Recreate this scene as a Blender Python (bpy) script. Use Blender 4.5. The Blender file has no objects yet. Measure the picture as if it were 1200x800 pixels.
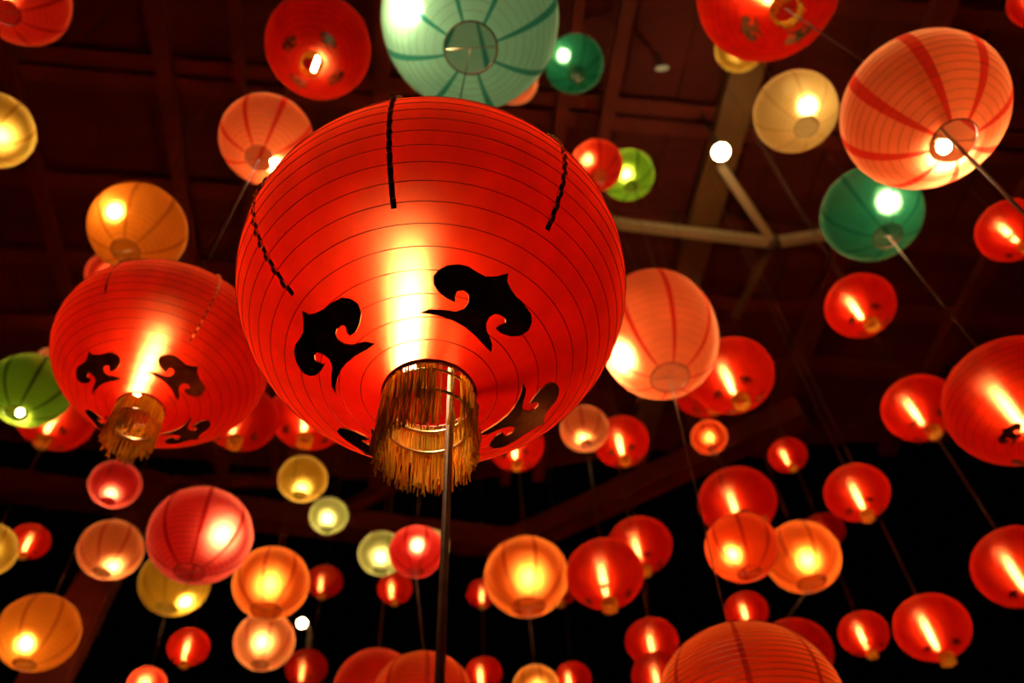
import bpy, bmesh, math, random
from mathutils import Vector, Matrix
from mathutils.geometry import delaunay_2d_cdt
PI = math.pi
scene = bpy.context.scene
col = scene.collection
rnd = random.Random(11)

# ------------------------------------------------------------------ camera, world, exposure
FPX = 1000.0                                   # focal length in pixels of the 1200x800 frame
CAM = Vector((0.0, 0.0, 1.6))
up = Vector((-55.0, 800.0, 1000.0)).normalized()          # world up seen in (right, up, forward)
Fw = Vector((0.0, math.sqrt(1 - up.z ** 2), up.z))
ry = -up.x * Fw.z / Fw.y
Rt = Vector((math.sqrt(max(0, 1 - up.x ** 2 - ry ** 2)), ry, up.x))
Up = Rt.cross(Fw)
cam_data = bpy.data.cameras.new('camera')
cam = bpy.data.objects.new('camera', cam_data)
col.objects.link(cam)
cam_data.sensor_width = 36.0
cam_data.lens = 36.0 * FPX / 1200.0
cam_data.clip_end = 200
M3 = Matrix((Rt, Up, -Fw)).transposed()
cam.matrix_world = Matrix.Translation(CAM) @ M3.to_4x4()
cam_data.dof.use_dof = True
cam_data.dof.focus_distance = 1.8
cam_data.dof.aperture_fstop = 1.9
scene.camera = cam

world = bpy.data.worlds.new('night')
scene.world = world
world.use_nodes = True
bg = world.node_tree.nodes['Background']
bg.inputs[0].default_value = (0.0016, 0.0012, 0.0016, 1)
bg.inputs[1].default_value = 0.15

vs = scene.view_settings
vs.view_transform = 'Standard'
vs.look = 'None'
vs.exposure = 0.0
vs.gamma = 1.0
vs.use_curve_mapping = False
BULB_GAIN = 1.0


def ray(px, py):
    return Rt * ((px - 600.0) / FPX) + Up * ((400.0 - py) / FPX) + Fw


def at_depth(px, py, d):
    return CAM + ray(px, py) * d


def at_height(px, py, z):
    r = ray(px, py)
    return CAM + r * ((z - CAM.z) / r.z)


# ------------------------------------------------------------------ materials
MATS = {}


def new_mat(name):
    m = bpy.data.materials.new(name)
    m.use_nodes = True
    nt = m.node_tree
    nt.nodes.clear()
    out = nt.nodes.new('ShaderNodeOutputMaterial')
    return m, nt, out


def plain(name, colr, rough=0.6, metal=0.0, noise=None, nscale=6.0, bump=0.0, stretch=None):
    if name in MATS:
        return MATS[name]
    m, nt, out = new_mat(name)
    p = nt.nodes.new('ShaderNodeBsdfPrincipled')
    p.inputs['Base Color'].default_value = (*colr, 1)
    p.inputs['Roughness'].default_value = rough
    p.inputs['Metallic'].default_value = metal
    nt.links.new(p.outputs[0], out.inputs[0])
    if noise:
        tc = nt.nodes.new('ShaderNodeTexCoord')
        mp = nt.nodes.new('ShaderNodeMapping')
        mp.inputs['Scale'].default_value = stretch or (1, 1, 1)
        n = nt.nodes.new('ShaderNodeTexNoise')
        n.inputs['Scale'].default_value = nscale
        n.inputs['Detail'].default_value = 5
        r = nt.nodes.new('ShaderNodeValToRGB')
        r.color_ramp.elements[0].position = 0.35
        r.color_ramp.elements[1].position = 0.68
        r.color_ramp.elements[0].color = (*colr, 1)
        r.color_ramp.elements[1].color = (*noise, 1)
        nt.links.new(tc.outputs['Object'], mp.inputs[0])
        nt.links.new(mp.outputs[0], n.inputs['Vector'])
        nt.links.new(n.outputs[0], r.inputs[0])
        nt.links.new(r.outputs[0], p.inputs['Base Color'])
        if bump:
            b = nt.nodes.new('ShaderNodeBump')
            b.inputs['Strength'].default_value = bump
            nt.links.new(n.outputs[0], b.inputs['Height'])
            nt.links.new(b.outputs[0], p.inputs['Normal'])
    MATS[name] = m
    return m


def skin(name, trans, gap, wide=None, wt=0.4, wb=0.15, ww=0.35, wn=0.10, rough_w=0.85, ior_w=1.55, rough_n=0.5, ior_n=1.25,
         streak=0.0, grain=0.12):
    """lit paper or silk: light scatters through the fibres (translucent wt, reflected wb), some passes the
    thin weave with a wide spread (ww) and a little goes nearly straight between the threads (wn)"""
    if name in MATS:
        return MATS[name]
    wide = wide or gap
    m, nt, out = new_mat(name)
    N = nt.nodes.new
    L = nt.links.new
    tc = N('ShaderNodeTexCoord')
    mp = N('ShaderNodeMapping')
    mp.inputs['Scale'].default_value = (9, 9, 2.2) if streak else (5, 5, 5)
    nz = N('ShaderNodeTexNoise')
    nz.inputs['Scale'].default_value = 1.6
    nz.inputs['Detail'].default_value = 4
    L(tc.outputs['Object'], mp.inputs[0])
    L(mp.outputs[0], nz.inputs['Vector'])
    ra = N('ShaderNodeMapRange')
    ra.inputs[1].default_value = 0.3
    ra.inputs[2].default_value = 0.7
    ra.inputs[3].default_value = 1 - grain
    ra.inputs[4].default_value = 1 + grain
    L(nz.outputs[0], ra.inputs[0])

    def tint(c, k):
        mul = N('ShaderNodeVectorMath')
        mul.operation = 'SCALE'
        mul.inputs[0].default_value = [x * k for x in c]
        L(ra.outputs[0], mul.inputs['Scale'])
        return mul.outputs[0]
    t = N('ShaderNodeBsdfTranslucent')
    L(tint(trans, wt), t.inputs['Color'])
    d = N('ShaderNodeBsdfDiffuse')
    L(tint(trans, wb), d.inputs['Color'])
    rw = N('ShaderNodeBsdfRefraction')
    L(tint(wide, ww), rw.inputs['Color'])
    rw.inputs['Roughness'].default_value = rough_w
    rw.inputs['IOR'].default_value = ior_w
    r = N('ShaderNodeBsdfRefraction')
    r.inputs['Color'].default_value = (*[x * wn for x in gap], 1)
    r.inputs['Roughness'].default_value = rough_n
    r.inputs['IOR'].default_value = ior_n
    if streak:
        # fine horizontal weft: the thread normals tilt up and down, never sideways
        geo = N('ShaderNodeNewGeometry')
        wn_ = N('ShaderNodeTexWhiteNoise')
        wn_.noise_dimensions = '3D'
        sc = N('ShaderNodeVectorMath')
        sc.operation = 'SCALE'
        sc.inputs['Scale'].default_value = 3137.0
        L(tc.outputs['Object'], sc.inputs[0])
        L(sc.outputs[0], wn_.inputs['Vector'])
        tg = N('ShaderNodeTangent')
        tg.direction_type = 'RADIAL'
        tg.axis = 'Z'
        cr = N('ShaderNodeVectorMath')
        cr.operation = 'CROSS_PRODUCT'
        L(geo.outputs['Normal'], cr.inputs[0])
        L(tg.outputs[0], cr.inputs[1])
        mr = N('ShaderNodeMapRange')
        mr.inputs[3].default_value = -streak
        mr.inputs[4].default_value = streak
        L(wn_.outputs['Value'], mr.inputs[0])
        ts = N('ShaderNodeVectorMath')
        ts.operation = 'SCALE'
        L(cr.outputs[0], ts.inputs[0])
        L(mr.outputs[0], ts.inputs['Scale'])
        ad = N('ShaderNodeVectorMath')
        ad.operation = 'ADD'
        L(geo.outputs['Normal'], ad.inputs[0])
        L(ts.outputs[0], ad.inputs[1])
        nm = N('ShaderNodeVectorMath')
        nm.operation = 'NORMALIZE'
        L(ad.outputs[0], nm.inputs[0])
        L(nm.outputs[0], r.inputs['Normal'])
    sh = t.outputs[0]
    for q in (d, rw, r):
        a = N('ShaderNodeAddShader')
        L(sh, a.inputs[0])
        L(q.outputs[0], a.inputs[1])
        sh = a.outputs[0]
    L(sh, out.inputs[0])
    MATS[name] = m
    return m


def glow(name, colr, strength):
    key = 'glow_%s_%.2f' % (name, strength)
    if key in MATS:
        return MATS[key]
    m, nt, out = new_mat(key)
    e = nt.nodes.new('ShaderNodeEmission')
    e.inputs[0].default_value = (*colr, 1)
    e.inputs[1].default_value = strength
    nt.links.new(e.outputs[0], out.inputs[0])
    m.cycles.emission_sampling = 'FRONT'
    MATS[key] = m
    return m


# colour: (fibre colour, gap colour, seam fibre colour, seam gap colour)
PAPER = {
    'red':      ((0.82, 0.028, 0.009), (1.0, 0.30, 0.12), (0.45, 0.006, 0.003), (0.6, 0.08, 0.04)),
    'rose':     ((0.85, 0.022, 0.022), (1.0, 0.42, 0.30), (0.45, 0.006, 0.006), (0.7, 0.06, 0.04)),
    'pink':     ((0.92, 0.20, 0.062), (1.0, 0.70, 0.42), (0.75, 0.035, 0.015), (0.9, 0.14, 0.07)),
    'palepink': ((0.95, 0.28, 0.075), (1.0, 0.62, 0.28), (0.7, 0.09, 0.05), (0.9, 0.2, 0.1)),
    'orange':   ((0.88, 0.125, 0.010), (1.0, 0.50, 0.10), (0.5, 0.05, 0.005), (0.7, 0.18, 0.03)),
    'vermilion': ((0.88, 0.065, 0.006), (1.0, 0.36, 0.09), (0.5, 0.02, 0.004), (0.7, 0.1, 0.02)),
    'amber':    ((0.75, 0.21, 0.012), (1.0, 0.72, 0.22), (0.5, 0.13, 0.01), (0.7, 0.3, 0.04)),
    'yellow':   ((0.80, 0.46, 0.03), (1.0, 0.85, 0.28), (0.6, 0.28, 0.02), (0.8, 0.5, 0.1)),
    'cream':    ((0.60, 0.40, 0.13), (1.0, 0.90, 0.55), (0.6, 0.38, 0.12), (0.8, 0.6, 0.3)),
    'palegreen': ((0.62, 0.66, 0.20), (0.9, 1.0, 0.55), (0.45, 0.48, 0.14), (0.7, 0.8, 0.3)),
    'green':    ((0.17, 0.38, 0.02), (0.75, 0.95, 0.15), (0.03, 0.08, 0.005), (0.1, 0.2, 0.02)),
    'teal':     ((0.008, 0.115, 0.058), (0.45, 0.95, 0.70), (0.006, 0.08, 0.05), (0.1, 0.4, 0.3)),
    'mint':     ((0.22, 0.52, 0.42), (0.88, 1.0, 0.92), (0.03, 0.24, 0.20), (0.1, 0.45, 0.36)),
}


def paper_mat(c):
    f, g, _, _ = PAPER[c]
    return skin('paper_' + c, f, g, wide=[0.9 * x + 0.1 * y for x, y in zip(f, g)], wt=0.155, wb=0.24, ww=0.30, wn=0.29,
                rough_n=0.76, ior_n=1.45)


def seam_mat(c):
    _, _, f, g = PAPER[c]
    return skin('paper_seam_' + c, f, g, wide=[0.9 * x + 0.1 * y for x, y in zip(f, g)], wt=0.155, wb=0.24, ww=0.30, wn=0.22,
                rough_n=0.76, ior_n=1.45)


SILK = skin('red_silk', (0.80, 0.008, 0.003), (1.0, 0.45, 0.18), wide=(1.0, 0.045, 0.009), wt=0.12, wb=0.20, ww=0.17, wn=0.33,
            rough_w=0.75, ior_w=1.6, rough_n=0.52, ior_n=1.27, streak=0.75, grain=0.2)
WIRE = plain('rib_wire_dark', (0.18, 0.040, 0.022), 0.45)
WIRE_PALE = plain('rib_wire_pale', (0.30, 0.15, 0.07), 0.6)
STEELWIRE = plain('hanger_steel', (0.45, 0.36, 0.26), 0.35, 0.8)
BLACKCLOTH = plain('black_brocade', (0.045, 0.017, 0.008), 0.34, 0.0, noise=(0.30, 0.14, 0.04), nscale=13)
GOLDTHREAD = skin('gold_thread', (0.98, 0.74, 0.11), (0, 0, 0), wt=0.60, wb=0.40, ww=0.0, wn=0.0, grain=0.3)
GOLDSTITCH = plain('gold_stitch', (0.95, 0.78, 0.42), 0.3, 0.75)
CORDMAT = plain('cord_dark', (0.13, 0.06, 0.034), 0.7)
ROPEMAT = plain('rope_brown', (0.20, 0.10, 0.05), 0.7, noise=(0.30, 0.16, 0.08), nscale=60)
SOCKETMAT = plain('socket_plastic', (0.55, 0.42, 0.3), 0.5)
ROOFMAT = plain('roof_board', (0.13, 0.013, 0.008), 0.85, noise=(0.18, 0.020, 0.012), nscale=1.2, stretch=(1, 4, 1))
BEAMMAT = plain('beam_paint', (0.19, 0.021, 0.013), 0.75, noise=(0.24, 0.028, 0.017), nscale=3)
RAFTERMAT = plain('rafter_steel', (0.24, 0.115, 0.035), 0.55, 0.1, noise=(0.30, 0.15, 0.05), nscale=3)
TUBEMAT = plain('brace_tube_paint', (0.85, 0.70, 0.42), 0.45, 0.0)
HOUSING = plain('lamp_housing', (0.25, 0.2, 0.16), 0.4, 0.6)
FLOORMAT = plain('floor_paving', (0.10, 0.08, 0.07), 0.9, noise=(0.14, 0.11, 0.09), nscale=2)


# ------------------------------------------------------------------ mesh helpers
def link(name, me, mat, parent=None):
    o = bpy.data.objects.new(name, me)
    col.objects.link(o)
    if mat:
        if len(me.materials) == 0:
            me.materials.append(mat)
    if parent:
        o.parent = parent
    return o


def mesh(name, verts, faces, smooth=True, normals=None):
    me = bpy.data.meshes.new(name)
    me.from_pydata([tuple(v) for v in verts], [], faces)
    me.update()
    if smooth:
        me.polygons.foreach_set('use_smooth', [True] * len(me.polygons))
        if normals:
            me.normals_split_custom_set_from_vertices(normals)
    return me


class MB:
    def __init__(self):
        self.v = []
        self.f = []

    def box(self, c, ax, ay, az):
        b = len(self.v)
        for sx in (-1, 1):
            for sy in (-1, 1):
                for sz in (-1, 1):
                    self.v.append(c + ax * sx + ay * sy + az * sz)
        for q in ((0, 1, 3, 2), (4, 6, 7, 5), (0, 4, 5, 1), (2, 3, 7, 6), (0, 2, 6, 4), (1, 5, 7, 3)):
            self.f.append([b + i for i in q])

    def tube(self, pts, r, n=5, closed=False, caps=True):
        b = len(self.v)
        m = len(pts)
        for i, p in enumerate(pts):
            a = pts[(i - 1) % m] if (closed or i > 0) else pts[i]
            c = pts[(i + 1) % m] if (closed or i < m - 1) else pts[i]
            d = (c - a).normalized()
            u = d.cross(Vector((0, 0, 1)))
            if u.length < 0.05:
                u = d.cross(Vector((1, 0, 0)))
            u.normalize()
            w = d.cross(u)
            rr = r[i] if isinstance(r, (list, tuple)) else r
            for k in range(n):
                t = 2 * PI * k / n
                self.v.append(p + (u * math.cos(t) + w * math.sin(t)) * rr)
        for i in range(m if closed else m - 1):
            j = (i + 1) % m
            for k in range(n):
                l = (k + 1) % n
                self.f.append([b + i * n + k, b + i * n + l, b + j * n + l, b + j * n + k])
        if caps and not closed:
            self.f.append([b + k for k in range(n)][::-1])
            self.f.append([b + (m - 1) * n + k for k in range(n)])

    def ring(self, c, R, r, seg=48, n=4):
        self.tube([c + Vector((R * math.cos(2 * PI * i / seg), R * math.sin(2 * PI * i / seg), 0)) for i in range(seg)],
                  r, n, closed=True)

    def lathe(self, prof, seg=16, c=Vector((0, 0, 0))):
        b = len(self.v)
        for (r, z) in prof:
            for k in range(seg):
                t = 2 * PI * k / seg
                self.v.append(c + Vector((r * math.cos(t), r * math.sin(t), z)))
        for i in range(len(prof) - 1):
            for k in range(seg):
                l = (k + 1) % seg
                self.f.append([b + i * seg + k, b + i * seg + l, b + (i + 1) * seg + l, b + (i + 1) * seg + k])

    def build(self, name, mat, parent=None, smooth=True):
        return link(name, mesh(name, self.v, self.f, smooth), mat, parent)


def beam(name, a, b, w, h, mat, parent=None):
    """straight bar of rectangular section from a to b"""
    m = MB()
    d = (b - a)
    ln = d.length
    d.normalize()
    s = d.cross(Vector((0, 0, 1)))
    if s.length < 0.01:
        s = Vector((1, 0, 0))
    s.normalize()
    t = s.cross(d)
    m.box((a + b) / 2, d * (ln / 2), s * (w / 2), t * (h / 2))
    return m.build(name, mat, parent, smooth=False)


def tag(o, label, cat, group=None):
    o['label'] = label
    o['category'] = cat
    if group:
        o['group'] = group


def empty(name, loc):
    o = bpy.data.objects.new(name, None)
    col.objects.link(o)
    o.empty_display_size = 0.1
    o.location = loc
    return o


# ------------------------------------------------------------------ setting: roof, beams, floor
H = 10.4
alpha = math.radians(-9.4)
e1 = Vector((math.sin(alpha), math.cos(alpha), 0))
e2 = Vector((math.cos(alpha), -math.sin(alpha), 0))

edge = [at_height(x, y, H) for x, y in ((-420, 490), (60, 520), (420, 560), (560, 560), (800, 522), (1500, 512))]
back = [edge[-1] + e2 * 3 - e1 * 16, edge[0] - e2 * 3 - e1 * 16]
poly = edge + back
mb = MB()
n = len(poly)
for p in poly:
    mb.v.append(Vector((p.x, p.y, H)))
for p in poly:
    mb.v.append(Vector((p.x, p.y, H + 0.12)))
mb.f.append(list(range(n)))
mb.f.append(list(range(n, 2 * n))[::-1])
for i in range(n):
    j = (i + 1) % n
    mb.f.append([i, i + n, j + n, j])
ceiling = mb.build('ceiling', ROOFMAT, smooth=False)
ceiling['kind'] = 'structure'


def inside(p):
    c = False
    for i in range(n):
        a, b = poly[i], poly[(i + 1) % n]
        if (a.y > p.y) != (b.y > p.y) and p.x < (b.x - a.x) * (p.y - a.y) / (b.y - a.y) + a.x:
            c = not c
    return c


def clip_run(p, d, lo=-30, hi=30, st=0.1):
    ts = [lo + st * i for i in range(int((hi - lo) / st) + 1) if inside(p + d * (lo + st * i))]
    return p + d * min(ts), p + d * max(ts)


# rafters run away from the camera, purlins across
for (px, py, w, h) in ((838, 175, 0.34, 0.16), (283, 40, 0.10, 0.12), (203, 95, 0.16, 0.12), (70, 265, 0.14, 0.12),
                       (655, 130, 0.12, 0.14), (720, 60, 0.14, 0.14), (960, 330, 0.24, 0.14), (1130, 330, 0.2, 0.14),
                       (450, 60, 0.16, 0.14)):
    a, b = clip_run(at_height(px, py, H), e1)
    z = Vector((0, 0, -h / 2 - 0.16))
    beam('rafter', a + z, b + z, w, h, RAFTERMAT if px == 838 else BEAMMAT, ceiling)
for (px, py, w) in ((100, 205, 0.2), (770, 121, 0.16), (150, 88, 0.16), (600, 330, 0.2), (900, 420, 0.2), (600, -40, 0.2)):
    a, b = clip_run(at_height(px, py, H), e2)
    z = Vector((0, 0, -0.08))
    beam('purlin', a + z, b + z, w, 0.15, BEAMMAT, ceiling)
# boards of the roof deck, told apart by their joints
BW = 0.62
base = at_height(600, 300, H)
for k in range(-26, 27):
    p = base + e2 * (k * BW)
    try:
        a, b = clip_run(p, e1)
    except ValueError:
        continue
    z = Vector((0, 0, -0.012))
    beam('roof_board', a + z, b + z, BW - 0.035, 0.022, ROOFMAT, ceiling)

# edge frame of the pavilion beyond the roof deck
HB = H - 0.5
c0 = at_height(-330, 530, HB)
c1 = at_height(600, 637, HB)
c2 = at_height(900, 500, HB)
c3 = c1 + (c2 - c1) * 1.12
beam('eave_beam', c0, c1, 0.30, 0.36, BEAMMAT, ceiling)
beam('eave_beam', c1, c3, 0.30, 0.36, BEAMMAT, ceiling)
for f, q in ((0.45, (330, 556)), (0.75, (470, 558))):
    a = c0 + (c1 - c0) * f
    b = at_height(*q, H)
    beam('rafter_end', a + Vector((0, 0, 0.2)), b + Vector((0, 0, -0.1)), 0.16, 0.16, BEAMMAT, ceiling)

mb = MB()
mb.box(Vector((0, 4, -0.1)), Vector((18, 0, 0)), Vector((0, 18, 0)), Vector((0, 0, 0.1)))
fl = mb.build('floor', FLOORMAT, smooth=False)
fl['kind'] = 'structure'

# slanted post carrying the edge frame
p0 = at_height(178, 566, HB)
d0 = (p0 - CAM).dot(Fw)
p1 = at_depth(52, 800, d0 * 0.62)
dirp = (p1 - p0).normalized()
foot = p0 + dirp * (-(p0.z) / dirp.z)
post = beam('slanted_post', p0, foot, 0.36, 0.36, BEAMMAT)
tag(post, 'wide dark red slanted post holding up the edge beam of the roof', 'post')

# steel braces by the floodlight
brace = empty('steel_roof_brace', at_height(905, 284, H - 0.75))


def kid(o, parent):
    o.parent = parent
    o.matrix_parent_inverse = Matrix.Translation(-parent.location)
    return o


hub = at_height(906, 284, H - 0.5)


def tube_bar(name, a, b, w, parent, mat=TUBEMAT):
    o = beam(name, a, b, w, w * 1.1, mat)
    return kid(o, parent)


tube_bar('brace_tube', at_height(845, 194, H - 0.45), hub, 0.095, brace)
tube_bar('brace_tube', at_height(700, 259, H - 0.5), hub, 0.095, brace)
tube_bar('brace_tube', hub, at_height(1010, 268, H - 0.52), 0.095, brace)
tube_bar('brace_tube', hub + Vector((0, 0, 0.03)), at_height(862, 372, H - 0.45), 0.07, brace, RAFTERMAT)
mbb = MB()
mbb.lathe([(0.0, -0.07), (0.07, -0.07), (0.085, -0.04), (0.085, 0.05), (0.06, 0.07), (0, 0.07)], 12, hub)
kid(mbb.build('hub_plate', HOUSING), brace)
mbb = MB()
rod = at_height(800, 273, H - 0.5)
mbb.tube([rod, rod + Vector((0, 0, 0.50))], 0.014, 6)
kid(mbb.build('suspension_rod', HOUSING), brace)
mbb = MB()
mbb.tube([hub, hub + Vector((0, 0, 0.5))], 0.02, 6)
kid(mbb.build('suspension_rod', HOUSING), brace)
tag(brace, 'pale steel tubes meeting at a joint below the lit roof floodlight', 'brace')


def floodlight(px, py, z, r, strength, label, tilt=(0, 0, -1), roofz=H, sq=0.75, wx=1.0):
    p = at_height(px, py, z) if roofz else z
    t = empty('floodlight_or_glint', p)
    m = MB()
    m.lathe([(0.0, r * 1.1), (r * 0.5, r * 1.05), (r * 0.8, r * 0.8), (r * 0.92, r * 0.4), (r * 0.84, r * 0.4)], 20)
    hs = m.build('lamp_housing', HOUSING, t)
    m = MB()
    m.lathe([(0.0, -r * sq)] + [(r * math.sin(a), -r * sq * math.cos(a)) for a in (0.35, 0.7, 1.05, 1.4, 1.75, 2.1)], 16)
    dsc = m.build('lamp_globe', glow('flood', (1.0, 0.68, 0.28), strength), t)
    q = Vector((0, 0, -1)).rotation_difference(Vector(tilt).normalized())
    for o in (hs, dsc):
        o.rotation_mode = 'QUATERNION'
        o.rotation_quaternion = q
        o.scale = (wx, 1, 1)
    if roofz:
        m = MB()
        m.tube([Vector((0, 0, r)), Vector((0, 0, roofz - p.z))], 0.025, 6)
        m.build('bracket', HOUSING, t)
    tag(t, label, 'lamp')
    return t


floodlight(845, 178, H - 1.0, 0.085, 105, 'round roof floodlight shining white above the pale steel brace tubes',
           tilt=(0.05, -0.12, -1))
floodlight(776, 80, H - 0.4, 0.03, 0.3, 'small wide globe glowing weakly in place of a golden glint beside the roof beams', tilt=(0.05, 0.1, -1), sq=0.5, wx=2.4)  # golden glint imitated by a weak emission on this globe
pl = at_depth(354, 730, 10.5)
t = floodlight(0, 0, pl, 0.055, 40, 'tiny white lamp on a dark pole against the night sky', tilt=(0.2, -1, -0.6), roofz=None)
m = MB()
m.tube([Vector((0.03, 0.1, 0.05)), Vector((0.05, 0.25, 0.0)), Vector((0.05, 0.25, -pl.z))], 0.03, 6)
m.build('lamp_pole', HOUSING, t)

# ------------------------------------------------------------------ lanterns
LANT = {}
SPEC = []


class Lan:
    pass


def solve(s):
    """position and real size of a lantern from its outline in the photograph"""
    L = Lan()
    L.s = s
    w = s['w']
    sn = math.sin(math.atan(w / 2 / FPX))
    r = ray(s['x'], s['y'])
    if s.get('over') in LANT:                     # hangs on the same cord as a lower lantern
        lo = LANT[s['over']].c
        rh = Vector((r.x, r.y))
        z = rh.dot(Vector((lo.x - CAM.x, lo.y - CAM.y))) / rh.dot(rh)
        L.c = CAM + r * z
        L.a = z * (w / 2 / FPX)
    else:
        D = 0.95 * (w / 459.0) ** 0.42 * (0.92 if s['k'] == 'P' else 1.0) * s.get('dm', 1.0)
        if w > 400:
            D = 0.95
        L.a = D / 2
        z = L.a / sn / math.sqrt(1 + 0)           # distance to the centre, then depth along the axis
        z = FPX * D / w * math.sqrt(1 + (w / 2 / FPX) ** 2)
        L.c = CAM + r * z
    L.z = z
    L.asp = s.get('asp', 0.84 if s['k'] == 'R' else 0.92)
    L.cz = L.a * L.asp
    L.e = s.get('e', 1.0)
    L.op = s.get('op', 0.205 if s['k'] == 'R' else 0.29)
    L.t0 = math.acos(L.op ** (1 / L.e))
    return L


def prof(L, t, off=0.0):
    r = L.a * max(0.0, math.cos(t)) ** L.e
    z = L.cz * math.sin(t)
    if off:
        # outward normal of the profile
        h = 1e-3
        r2 = L.a * max(0.0, math.cos(t + h)) ** L.e
        z2 = L.cz * math.sin(t + h)
        dr, dz = r2 - r, z2 - z
        ln = math.hypot(dr, dz)
        r += off * dz / ln
        z -= off * dr / ln
    return r, z


def surf(L, phi, t, off=0.0):
    r, z = prof(L, t, off)
    return Vector((r * math.cos(phi), r * math.sin(phi), z))


def nrm(L, phi, t):
    a = surf(L, phi, t)
    b = surf(L, phi, t, 0.01)
    return tuple((b - a).normalized())


def hit(L, px, py):
    """azimuth and profile angle where the sight line of a pixel meets the lantern's front"""
    d = ray(px, py)
    o = CAM - L.c
    S = Vector((1 / L.a, 1 / L.a, 1 / L.cz))
    o2 = Vector((o.x * S.x, o.y * S.y, o.z * S.z))
    d2 = Vector((d.x * S.x, d.y * S.y, d.z * S.z))
    A, B, Cc = d2.dot(d2), 2 * o2.dot(d2), o2.dot(o2) - 1
    disc = max(0.0, B * B - 4 * A * Cc)
    q = o2 + d2 * ((-B - math.sqrt(disc)) / (2 * A))
    return math.atan2(q.y, q.x), math.asin(max(-1, min(1, q.z / q.length)))


def grid(L, name, mat, parent, ph0, ph1, nphi, nt, closed=False, flute=0.0):
    v, nn, f = [], [], []
    for i in range(nt + 1):
        t = -L.t0 + 2 * L.t0 * i / nt
        for j in range(nphi + (0 if closed else 1)):
            ph = ph0 + (ph1 - ph0) * j / nphi
            v.append(surf(L, ph, t))
            nn.append(nrm(L, ph, t))
    m = nphi if closed else nphi + 1
    for i in range(nt):
        for j in range(nphi):
            k = (j + 1) % m
            f.append([i * m + j, i * m + k, (i + 1) * m + k, (i + 1) * m + j])
    return link(name, mesh(name, v, f, True, nn), mat, parent)


# bulbs: one shared mesh for each kind, scaled per lantern
def bulb_mesh(kind):
    m = MB()
    if kind == 'tube':
        m.lathe([(0.0, -1.0), (0.07, -0.97), (0.085, -0.90), (0.085, 0.90), (0.07, 0.97), (0.0, 1.0)], 8)
    else:
        m.lathe([(0.0, -1.0)] + [(math.sin(a), -math.cos(a)) for a in (0.5, 1.0, 1.5, 2.0, 2.4)] + [(0.4, 1.1), (0.0, 1.15)], 10)
    return mesh('bulb_' + kind, m.v, m.f, True)


BULB = {'tube': bulb_mesh('tube'), 'pear': bulb_mesh('pear')}


def bulb(kind, mat, parent, loc, sc):
    me = BULB[kind]
    o = bpy.data.objects.new('bulb', me)
    if len(me.materials) == 0:
        me.materials.append(mat)
    col.objects.link(o)
    o.parent = parent
    o.location = loc
    o.scale = sc
    o.material_slots[0].link = 'OBJECT'
    o.material_slots[0].material = mat
    return o


# the black cloud scroll, traced once on the large lantern and kept as (azimuth, profile angle)
SCROLL_PX = [(75, 405), (140, 383), (230, 392), (330, 412), (390, 395), (428, 345), (430, 295), (395, 265), (350, 270),
             (332, 305), (330, 345), (270, 312), (215, 258), (188, 205), (190, 150), (225, 110), (290, 80), (370, 75),
             (440, 95), (500, 142), (560, 178), (640, 180), (715, 165), (703, 220), (725, 280), (765, 345), (812, 400),
             (850, 460), (850, 520), (820, 580), (760, 612), (690, 610), (630, 585), (600, 550), (628, 528), (670, 515),
             (672, 490), (645, 455), (600, 445), (560, 465), (535, 505), (532, 560), (552, 610), (565, 660), (550, 715),
             (510, 670), (450, 590), (380, 522), (310, 475), (230, 440), (150, 415)]
SCROLL = None


def make_scroll(L):
    pts = []
    for (x, y) in SCROLL_PX:
        ph, t = hit(L, 490 + x / 6.156, 300 + y / 6.156)
        pts.append((ph, t))
    # centre the symmetry axis of the motif on azimuth 0, by its spike and the root between the tails
    sp = pts[22][0]
    root = 0.5 * (pts[0][0] + pts[44][0])
    c = 0.5 * (sp + root)
    tm = sum(p[1] for p in pts) / len(pts)
    out = [Vector(((p[0] - c) * math.cos(tm), p[1])) for p in pts]
    # make it mirror symmetric like the real applique: average of the trace and its mirror would blur the
    # curls, so only the trace itself is kept
    xs = [p.x for p in out]
    ys = [p.y for p in out]
    grid_pts = []
    st = 0.035

    def inp(q):
        cc = False
        for i in range(len(out)):
            a, b = out[i], out[(i + 1) % len(out)]
            if (a.y > q.y) != (b.y > q.y) and q.x < (b.x - a.x) * (q.y - a.y) / (b.y - a.y) + a.x:
                cc = not cc
        return cc
    y = min(ys)
    while y < max(ys):
        x = min(xs)
        while x < max(xs):
            q = Vector((x, y))
            if inp(q) and min((q - o).length for o in out) > st * 0.5:
                grid_pts.append(q)
            x += st
        y += st
    nb = len(out)
    vv, ee, ff, *_ = delaunay_2d_cdt(out + grid_pts, [], [list(range(nb))], 1, 1e-6)
    return [(v.x / math.cos(tm), v.y) for v in vv], [list(f) for f in ff], nb, c


def scroll(L, parent, az, lift=0.006, sc=1.0):
    vs_, fs, nb, _ = SCROLL
    off = lift * L.a / 0.475
    tm = sum(p[1] for p in vs_[:nb]) / nb
    v = [surf(L, az + p[0] * sc, tm + (p[1] - tm) * sc, off) for p in vs_]
    w = [surf(L, az + p[0] * sc, tm + (p[1] - tm) * sc, off * 0.25) for p in vs_]
    n0 = len(v)
    f = [list(x) for x in fs] + [[i + n0 for i in x][::-1] for x in fs]
    # rim faces around the boundary edges
    cnt = {}
    for x in fs:
        for i in range(len(x)):
            a, b = x[i], x[(i + 1) % len(x)]
            cnt[(a, b)] = 1
    for (a, b) in list(cnt):
        if (b, a) not in cnt:
            f.append([b, a, a + n0, b + n0])
    return link('scroll_applique', mesh('scroll_applique', v + w, f, False), BLACKCLOTH, parent)


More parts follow.
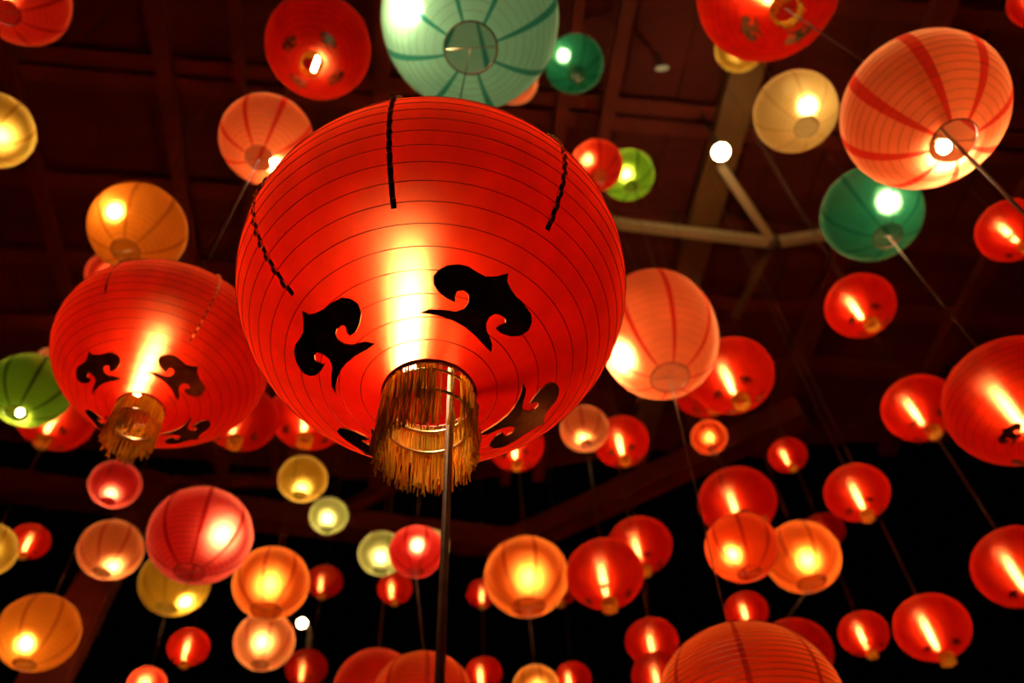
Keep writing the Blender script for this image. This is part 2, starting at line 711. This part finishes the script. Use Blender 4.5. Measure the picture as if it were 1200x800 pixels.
def cord_path(L, parent, top, ropew, pts, mat, name):
    m = MB()
    m.tube([p - L.c for p in pts], ropew, 5)
    return m.build(name, mat, parent)


def build(s):
    L = LANT[s['id']]
    k = s['k']
    root = empty('silk_lantern' if k == 'R' else 'paper_lantern', L.c)
    L.root = root
    w = s['w']
    tag(root, s['label'], 'lantern', s.get('group'))
    a, cz = L.a, L.cz
    top = Vector((0, 0, cz * math.sin(L.t0)))
    bot = -top
    ro = prof(L, L.t0)[0]
    bright = s.get('b', 1.0)
    # ---- skin, seams, ribs
    if k == 'R':
        nphi, nt = (96, 44) if w > 200 else ((56, 24) if w > 70 else (36, 16))
        grid(L, 'silk_shell', SILK, root, 0, 2 * PI, nphi, nt, True)
        bm = glow('silk', (1.0, 0.62, 0.30), round(92 * bright * BULB_GAIN, 1))
        rb = 0.055 * a / 0.085 * 0.085
        boff = Vector((0, 0, s.get('bz', -0.22) * cz))
        if not s.get('hot'):
            boff -= Rt * (a * rnd.uniform(0.03, 0.18))
        else:
            boff += at_depth(*s['hot'], L.z) - L.c
        bulb('tube', bm, root, boff, (a * 0.5, a * 0.5, cz * (0.50 if w > 200 else 0.42)))
        m = MB()
        m.lathe([(0, 0.16), (0.05, 0.16), (0.06, 0.08), (0.06, 0.0), (0, 0.0)], 10)
        so = m.build('lamp_socket', SOCKETMAT, root)
        so.location = boff + Vector((0, 0, cz * 0.54))
        so.scale = (a, a, cz)
        nr = s.get('ribs', 26 if w > 200 else (18 if w > 120 else 0))
        rr = 0.0011 if w > 400 else 0.0010
        for i in range(1, nr):
            t = -L.t0 + 2 * L.t0 * i / nr
            r_, z_ = prof(L, t, 0.0012)
            m = MB()
            m.ring(Vector((0, 0, z_)), r_, rr * s.get('ribw', 1), 80 if w > 200 else 48, 3)
            m.build('rib', WIRE, root)
        # ---- appliques
        if s.get('m'):
            az0 = hit(L, *s['m'])[0]
        else:
            az0 = rnd.uniform(0, PI / 2)
        if s.get('motif', True):
            for i in range(4):
                scroll(L, root, az0 + i * PI / 2, 0.006, s.get('msc', 1.0 if w > 400 else (0.85 if w > 150 else (0.75 if w > 110 else 0.66))))
        # ---- dashed braids over the upper half
        if w > 200:
            for px, py in s['braid']:
                ph, tend = hit(L, px, py)
                m = MB()
                g = MB()
                nb_ = 24
                hw = 0.0058 if w > 400 else 0.0030
                for i in range(nb_):
                    ta = tend + (L.t0 - tend) * i / nb_
                    tb = tend + (L.t0 - tend) * (i + 0.55) / nb_
                    tc_ = tend + (L.t0 - tend) * (i + 1) / nb_
                    for mm, q0, q1, hh, lift in ((m, ta, tc_, hw, 0.0035), (g, tb, tc_, hw * 0.9, 0.0060)):
                        p, q = surf(L, ph, q0, lift), surf(L, ph, q1, lift)
                        d = (q - p)
                        nn = Vector(nrm(L, ph, q0))
                        sd = d.normalized().cross(nn)
                        if mm is m:
                            b0 = len(m.v)
                            m.v += [p - sd * hh, p + sd * hh]
                            if i == nb_ - 1:
                                m.v += [q - sd * hh, q + sd * hh]
                            m.f.append([b0, b0 + 1, b0 + 3, b0 + 2])
                        else:
                            g.box((p + q) / 2, d / 2, sd * hh, nn * 0.0028)
                bo = m.build('braid', BLACKCLOTH, root, smooth=False)
                gs = g.build('gold_stitching', GOLDSTITCH, bo, smooth=False)
                gs['kind'] = 'stuff'
        # ---- collar ring, lining, fringe
        m = MB()
        m.ring(bot, ro, 0.012 * a, 48 if w > 70 else 24, 6)
        m.build('bottom_ring', plain('ring_red', (0.35, 0.03, 0.015), 0.35), root)
        m = MB()
        m.ring(top, ro, 0.012 * a, 48 if w > 70 else 24, 5)
        m.build('top_ring', plain('ring_red', (0.35, 0.03, 0.015), 0.35), root)
        big = w > 200
        fl_ = s.get('fl', 0.385 if w > 400 else (0.46 if big else 0.26)) * a
        fr_ = ro * (0.98 if big else 0.9)
        if big:
            for zz in ((0.04, 0.17) if w > 400 else (0.2,)):
                m = MB()
                m.ring(Vector((0, 0, bot.z - zz * a)), ro * 0.94, 0.0035 if w > 400 else 0.006, 40, 5)
                m.build('collar_hoop', GOLDSTITCH, root)
        else:
            m = MB()
            m.ring(Vector((0, 0, bot.z - 0.025 * a)), ro * 0.95, 0.022 * a, 24, 5)
            m.build('gold_collar', GOLDTHREAD, root)
        ns = 420 if w > 400 else (150 if big else (44 if w > 70 else 30))
        sw = 0.0016 if w > 400 else (0.0021 if big else 0.012 * a * (1.0 if w > 70 else 1.4))
        m = MB()
        R_ = random.Random(s['id'] if isinstance(s['id'], int) else 5)
        for i in range(ns):
            ph = 2 * PI * (i + R_.random() * 0.8) / ns
            if big and w > 400 and abs((ph - s.get('gap', -1.0) + PI) % (2 * PI) - PI) < 0.30 and R_.random() < 0.8:
                continue
            ln = fl_ * R_.uniform(0.86, 1.06) * (R_.uniform(0.5, 1) if R_.random() < 0.15 else 1)
            rr0 = fr_ * R_.uniform(0.96, 1.04)
            fl2 = R_.uniform(-0.05, 0.10)
            pts = []
            nseg = 5 if big else 3
            for j in range(nseg + 1):
                u = j / nseg
                wob = 0.012 * a * u
                pts.append(Vector(((rr0 * (1 + fl2 * u) + R_.uniform(-wob, wob)) * math.cos(ph + R_.uniform(-.02, .02) * u),
                                   (rr0 * (1 + fl2 * u) + R_.uniform(-wob, wob)) * math.sin(ph + R_.uniform(-.02, .02) * u),
                                   bot.z - ln * u)))
            m.tube(pts, [sw * (0.6 + 0.9 * j / nseg) for j in range(nseg + 1)], 3)
        fo = m.build('fringe', GOLDTHREAD, root, smooth=False)
        fo['kind'] = 'stuff'
        fo['label'] = 'gold thread fringe hanging from the bottom ring'
    else:
        c = s['c']
        pm, sm = paper_mat(c), seam_mat(c)
        ns = s.get('seams', 8 if w >= 50 else 0)
        rows = 30 if w > 110 else 18
        if ns:
            az0 = hit(L, *s['m'])[0] if s.get('m') else rnd.uniform(0, PI / 4)
            hw = s.get('sw', 0.045)
            per = 2 * PI / ns
            for i in range(ns):
                q = az0 + per * i
                sq = grid(L, 'seam', sm, root, q - hw, q + hw, 2, rows)
                pq = grid(L, 'panel', pm, root, q + hw, q + per - hw, 10 if w > 110 else 6, rows)
        else:
            grid(L, 'paper_shell', pm, root, 0, 2 * PI, 36, 16, True)
        hot = s.get('hot')
        if hot:
            boff = at_depth(*hot, L.z) - L.c
            toward = (CAM - L.c).normalized()
            boff = boff - toward * boff.dot(toward)
            if boff.length > 0.62 * a:
                boff *= 0.62 * a / boff.length
            boff += toward * s.get('near', 0.05) * a
        else:
            boff = Vector((0.1 * a * rnd.uniform(-1, 1), 0.1 * a * rnd.uniform(-1, 1), -0.1 * a))
        rb = 0.085 * a
        bm = glow('paper', (1.0, 0.68, 0.32), round(215 * bright * BULB_GAIN, 1))
        bulb('pear', bm, root, boff, (rb, rb, rb))
        m = MB()
        m.lathe([(0, 0.18), (0.045, 0.18), (0.055, 0.06), (0.055, 0.0), (0, 0.0)], 10)
        so = m.build('lamp_socket', SOCKETMAT, root)
        so.location = boff + Vector((0, 0, rb * 1.1))
        so.scale = (a, a, a)
        nr = s.get('ribs', 24 if w > 180 else (20 if w > 84 else 0))
        for i in range(1, nr):
            t = -L.t0 + 2 * L.t0 * i / nr
            r_, z_ = prof(L, t, 0.0008)
            m = MB()
            m.ring(Vector((0, 0, z_)), r_, 0.0009 * s.get('ribw', 1.0), 64 if w > 150 else 40, 3)
            m.build('rib', WIRE if c in ('red', 'rose', 'vermilion') else WIRE_PALE, root)
        for q, nm_ in ((bot, 'bottom_ring'), (top, 'top_ring')):
            m = MB()
            m.ring(q, ro, 0.010 * a, 36, 5)
            m.build(nm_, WIRE, root)
        m = MB()
        m.tube([Vector((ro, 0, top.z)), Vector((0.012 * a, 0, top.z + 0.16 * a)), Vector((-0.012 * a, 0, top.z + 0.16 * a)),
                Vector((-ro, 0, top.z))], 0.008 * a, 5)
        m.build('hanger_wire', STEELWIRE, root)
    if k == 'P' or 'over' in s:
        m = MB()
        m.tube([bot + Vector((-ro, 0, 0)), bot + Vector((ro, 0, 0))], 0.006 * a, 4)
        m.build('cross_wire', STEELWIRE, root)
    # ---- cord from above, down to the socket
    hook = L.c + top + Vector((0, 0, 0.14 * a))
    sock = L.c + boff + Vector((0, 0, 0.2 * a if k == 'P' else cz * 0.66))
    upl = [u for u in SPEC if u.get('over') == s['id']]
    if upl:
        U = LANT[upl[0]['id']]
        endp = U.c + Vector((0, 0, -U.cz * math.sin(U.t0) - 0.02 * U.a))
    else:
        endp = Vector((hook.x, hook.y, H - 0.02))
    rw = s.get('cw', 0.0024)
    cord_path(L, root, top, rw, [sock, hook, endp], CORDMAT, 'cord')
    if s.get('tail'):
        dx, ln, tw = s['tail']
        q = Vector((dx, 0, 0))
        cord_path(L, root, top, tw, [L.c + q + Vector((0, 0, -0.3 * cz)), L.c + q + Vector((-0.012 * ln, 0, -ln))], ROPEMAT, 'lower_cord')


def R(i, x, y, w, label, **kw):
    SPEC.append(dict(id=i, k='R', x=x, y=y, w=w, label=label, **kw))


def P(i, x, y, w, c, label, **kw):
    SPEC.append(dict(id=i, k='P', x=x, y=y, w=w, c=c, label=label, **kw))


FAR = 'small dull red silk lanterns low against the night sky'
# --- silk lanterns with scrolls and fringe
R(0, 509, 340, 457, 'huge red silk lantern with bold black cloud scrolls and a long gold fringe', m=(566, 352),
  braid=((462, 245), (345, 345), (640, 270)), tail=(0.05, 2.2, 0.0085), asp=0.84, b=1.2, hot=(486, 340), bz=-0.26)
R(49, 192, 417, 243, 'large red silk lantern with short thick gold fringe beside the green lantern', m=(206, 446), msc=1.05, asp=0.77, cw=0.004,
  braid=((124, 345), (222, 400)), b=1.05)
R(9, 900, -12, 164, 'bright red silk lantern with black scrolls right above the dull yellow lantern', m=(902, 22), over=12)
R(17, 1192, 470, 164, 'large dark red silk lantern hanging on the cord below the teal lantern', m=(1182, 508), b=0.8, cw=0.004)
R(3, 373, 55, 122, 'red silk lantern with open gold ring between the mint lantern and a pink striped one', m=(388, 88), hot=(372, 70), b=0.9)
R(19, 857, 440, 98, 'red silk lantern with yellow fringe and black scrolls beside the pink barrel-shaped lantern', m=(874, 441), dm=1.12)
R(20, 828, 450, 84, 'red silk lantern half hidden behind the pink barrel-shaped lantern', dm=1.3, b=0.6)
R(32, 709, 672, 91, 'dark red silk lantern with dangling gold fringe touching the bright orange lantern', m=(708, 688), b=0.75)
R(28, 864, 588, 90, 'dark red silk lantern just above the vermilion paper lantern', dm=1.25, m=(868, 594), b=0.7)
R(40, 1092, 735, 86, 'red silk lantern with a long slanting bright streak and two dark scrolls', m=(1088, 760), b=0.95)
R(41, 1194, 664, 104, 'large dull red silk lantern on the cord under the streaked lantern with yellow fringe', b=0.75)
R(53, 363, 486, 90, 'red silk lantern peeking out under the huge scrolled lantern', m=(393, 512), b=0.9)
R(50, 66, 488, 86, 'red silk lantern behind the green paper lantern', dm=1.3, b=0.8)
R(52, 283, 490, 84, 'dim red silk lantern above the cord of the ribbed rose lantern', b=0.6, over=42)
R(18, 1077, 478, 84, 'red silk lantern with bright streak and yellow fringe beside a larger dark red lantern', m=(1077, 498), over=41)
R(16, 1008, 358, 80, 'shiny red silk lantern below the teal lantern, its gold collar showing', m=(1026, 357), b=1.1)
R(15, 1184, 270, 76, 'shiny red silk lantern at the end of the cord beside the large pink lantern', m=(1184, 277), b=1.1)
R(38, 932, 764, 86, 'dark red silk lantern behind the big ribbed orange lantern', dm=1.1, b=0.5)
R(27, 1004, 577, 74, 'red silk lantern with streak and gold collar above the bright orange and vermilion pair', m=(1018, 586), b=0.9)
R(33, 750, 639, 74, 'dark red silk lantern behind the one with dangling gold fringe', b=0.7, over=35)
R(23, 728, 517, 65, 'red silk lantern beside the small pale pink lantern', m=(740, 522), dm=1.1)
R(24, 605, 522, 65, 'red silk lantern showing below the huge lantern, right over the orange lantern', m=(617, 524), b=1.1)
R(35, 764, 752, 62, 'dull red silk lantern on the cord under the one behind the dangling gold fringe', b=0.7)
R(36.5, 772, 792, 64, 'dull red silk lantern overlapped by the big ribbed orange lantern, below another dull red one', b=0.5, dm=0.78)
R(39, 1012, 742, 57, 'small red silk lantern next to the long-streaked one', b=0.9)
R(37, 875, 716, 50, 'small red silk lantern peeking over the big ribbed orange lantern', b=0.8)
R(13, 1214, 0, 62, 'small red silk lantern high up near the roof beyond the large pink striped lantern', b=0.9)
R(31, 966, 622, 46, 'dim red silk lantern hidden behind the glowing golden orange lantern', b=0.35, dm=1.2)
R(26, 923, 533, 44, 'small red silk lantern with a bright streak just below the roof edge', b=0.8)
R(60, 221, 758, 47, 'small red silk lantern with upright streak between the yellow and pink lanterns', b=1.0, dm=0.9)
R(47, 35, 634, 44, 'small red silk lantern tight against a yellow paper lantern near the slanted post', b=0.8)
R(58, 380, 681, 42, 'dim red silk lantern beside the deep orange lantern', b=0.4, over=59)
R(59, 359, 783, 48, 'dim red silk lantern below the tiny white lamp', b=0.35)
R(65, 463, 689, 40, 'small red silk lantern under the pale green and cerise lanterns', b=0.8)
R(66, 565, 695, 36, 'tiny red silk lantern half behind the bright orange lantern', b=0.6, over=69)
R(69, 567, 789, 42, 'small red silk lantern beside the ribbed vermilion lantern', b=0.8)
R(71, 671, 796, 44, 'small red silk lantern next to the low yellow lantern', b=0.7)
R(72, 656, 690, 42, 'tiny dark red silk lantern wedged between the orange and the fringed red lantern', b=0.3, dm=1.3)
# --- paper lanterns
P(12, 1082, 130, 186, 'pink', 'large pink paper lantern with broad red stripes and its bulb showing', m=(1012, 110), sw=0.075,
  hot=(1106, 172), b=1.6, cw=0.004, tail=(0.0, 1.6, 0.0075), ribs=22, ribw=1.1, op=0.28, asp=0.9)
P(5, 551, 24, 207, 'mint', 'large mint green paper lantern with teal stripes and an open round bottom', m=(482, 68), sw=0.05,
  hot=(480, 10), near=0.5, b=2.3, op=0.28, over=0)
P(36, 880, 836, 222, 'vermilion', 'big closely ribbed orange-red lantern with a wire hanger on top', ribs=34, ribw=1.8, b=1.05, hot=(880, 880), cw=0.0035,
  seams=8, sw=0.03)
P(21, 770, 390, 138, 'pink', 'tall barrel-shaped pink paper lantern glowing white along one lower side', over=36, asp=1.18, e=0.8,
  m=(785, 345), hot=(728, 422), near=0.35, b=2.4, op=0.31, ribw=0.7)
P(42, 235, 627, 119, 'rose', 'ribbed rose red paper lantern with dark seams above the yellow lantern', m=(234, 620), hot=(256, 626),
  b=0.85, ribs=24, ribw=1.2)
P(67, 495, 823, 122, 'vermilion', 'ribbed vermilion lantern with a wire hook, overlapping a plain deep red lantern', b=0.85, hot=(495, 848), ribs=26, ribw=1.6)
P(14, 1021, 250, 114, 'teal', 'dark teal paper lantern under the large pink striped lantern', over=17, hot=(1038, 238), near=0.45, b=3.0)
P(4, 313, 164, 108, 'pink', 'pink paper lantern with red stripes touching the rim of the huge red lantern', over=49, m=(289, 145),
  sw=0.06, hot=(322, 190), near=0.35, b=2.0)
P(79, 162, 268, 110, 'amber', 'golden amber paper lantern sitting above the large fringed red lantern', hot=(138, 250), near=0.4, b=1.7)
P(1, 27, 0, 104, 'red', 'red paper lantern with round open bottom high above the plain yellow lantern', hot=(8, -8), b=0.9, near=0.2)
P(34, 617, 675, 98, 'orange', 'round bright orange paper lantern with crisp dark seams', m=(628, 650), hot=(620, 676), b=1.0, op=0.4, over=70)
P(68, 440, 808, 98, 'red', 'plain deep red lantern behind the ribbed vermilion one', b=0.6, hot=(440, 826), seams=0, dm=1.1)
P(11, 932, 131, 96, 'cream', 'cream paper lantern glowing white beside the large pink striped lantern', hot=(944, 125), near=0.4, b=1.8)
P(45, 45, 741, 92, 'amber', 'amber paper lantern glowing yellow over the slanted post', hot=(32, 752), near=0.4, b=1.5)
P(2, -8, 152, 90, 'yellow', 'plain yellow paper lantern high by the roof below a red paper lantern', hot=(0, 158), b=0.7)
P(51, 35, 457, 90, 'green', 'leaf green paper lantern with dark seams and its bulb showing', m=(42, 440), hot=(23, 484), b=1.3, sw=0.05)
P(56, 318, 683, 88, 'orange', 'deep orange paper lantern sitting on top of a pink one', hot=(316, 684), b=1.0, op=0.4)
P(30, 940, 652, 87, 'orange', 'glowing golden orange paper lantern beside the vermilion one', hot=(945, 655), near=0.2, b=1.3, op=0.4, over=38)
P(29, 869, 641, 85, 'vermilion', 'vermilion paper lantern with a white glow and open bottom ring', hot=(860, 648), near=0.3, b=1.4, dm=0.9, op=0.34)
P(43, 205, 682, 80, 'yellow', 'yellow paper lantern tucked below the ribbed rose lantern', hot=(216, 702), near=0.25, b=1.0, dm=1.1, over=61)
P(44, 130, 644, 73, 'palepink', 'pale pink paper lantern over the dark slanted post', m=(116, 638), hot=(132, 660), b=0.7)
P(57, 310, 751, 70, 'palepink', 'pink paper lantern right below the deep orange one', hot=(308, 752), near=0.1, b=0.8, dm=1.1)
P(6, 673, 75, 68, 'teal', 'small teal paper lantern hanging by the mint lantern', hot=(662, 66), near=0.45, b=3.0, over=7)
P(46, -15, 644, 66, 'yellow', 'yellow paper lantern directly above the amber lantern by the slanted post', b=0.6, dm=0.9)
P(63, 488, 646, 64, 'rose', 'cerise paper lantern with white glowing middle before two pale lanterns', hot=(489, 640), near=0.3, b=1.1, over=67)
P(7, 699, 194, 62, 'red', 'small red paper lantern glowing white beside the green one', hot=(690, 188), near=0.3, b=1.1, over=21)
P(8, 736, 205, 61, 'green', 'small lime green paper lantern behind the glowing small red one', hot=(734, 204), near=0.3, b=1.6, dm=1.15)
P(10, 867, 55, 58, 'yellow', 'dull yellow lantern below the bright red scrolled lantern', b=0.45, dm=1.1)
P(22, 685, 502, 57, 'palepink', 'small pale pink lantern hanging below the huge red lantern', hot=(684, 512), b=0.7, over=32)
P(48, 135, 567, 58, 'rose', 'small rose lantern under the thick gold fringe', hot=(131, 576), b=0.7, seams=0)
P(54, 355, 561, 57, 'yellow', 'small yellow lantern above the pale green ball', hot=(354, 570), b=0.7, seams=0)
P(70, 628, 806, 56, 'amber', 'amber lantern on the cord under the round bright orange lantern', b=1.0, dm=0.9)
P(62, 447, 648, 54, 'palegreen', 'pale green lantern half behind the cerise one', b=0.7, dm=1.1, seams=0)
P(74, 128, 322, 52, 'red', 'red lantern bit peeking out between the amber and the large fringed lantern', b=0.7, dm=1.3, seams=0)
P(77, 604, 96, 52, 'pink', 'pink lantern mostly hidden behind the mint green one', b=0.7, dm=1.1, seams=0)
P(55, 385, 604, 45, 'palegreen', 'small pale green ball lantern below the small yellow one', b=0.8, seams=0)
P(25, 831, 512, 42, 'vermilion', 'tiny vermilion paper lantern above the stacked red silk and vermilion pair', b=0.9, seams=8, over=28)
P(61, 172, 803, 44, 'red', 'small red lantern on the cord below the yellow paper lantern', hot=(170, 800), b=1.2)
P(64, 507, 639, 38, 'cream', 'pale cream lantern hidden behind the cerise one and the long cord', b=0.9, seams=0, dm=1.2)
P(75, 60, 424, 34, 'pink', 'tiny pink lantern hidden between the green and large fringed lanterns', b=0.6, seams=0, dm=1.2)

todo = list(SPEC)
while todo:
    for s in list(todo):
        if 'over' not in s or s['over'] in LANT:
            LANT[s['id']] = solve(s)
            todo.remove(s)
SCROLL = make_scroll(LANT[0])
for s in SPEC:
    build(s)
ids = list(LANT)
for s in SPEC:
    L = LANT[s['id']]
    if 'over' in s or L.c.z + L.cz > H - 0.6 or L.c.z < 1.5:
        print('LAN', s['id'], 'D=%.2f depth=%.2f z=%.2f' % (2 * L.a, L.z, L.c.z))
for i in range(len(ids)):
    for j in range(i):
        A, B = LANT[ids[i]], LANT[ids[j]]
        if (A.c - B.c).length < (A.a + B.a) * 0.97:
            print('HIT', ids[i], ids[j], 'd=%.2f sum=%.2f' % ((A.c - B.c).length, A.a + B.a), 'z', round(A.z, 2), round(B.z, 2))
for s in SPEC:
    A = LANT[s['id']]
    ups = [u['id'] for u in SPEC if u.get('over') == s['id']]
    for u in SPEC:
        B = LANT[u['id']]
        if u['id'] != s['id'] and B.c.z > A.c.z and u['id'] not in ups:
            d = math.hypot(A.c.x - B.c.x, A.c.y - B.c.y)
            if d < B.a and not ups:
                print('CORD of', s['id'], 'pierces', u['id'], 'd=%.2f a=%.2f' % (d, B.a), 'depth %.2f %.2f' % (A.z, B.z))
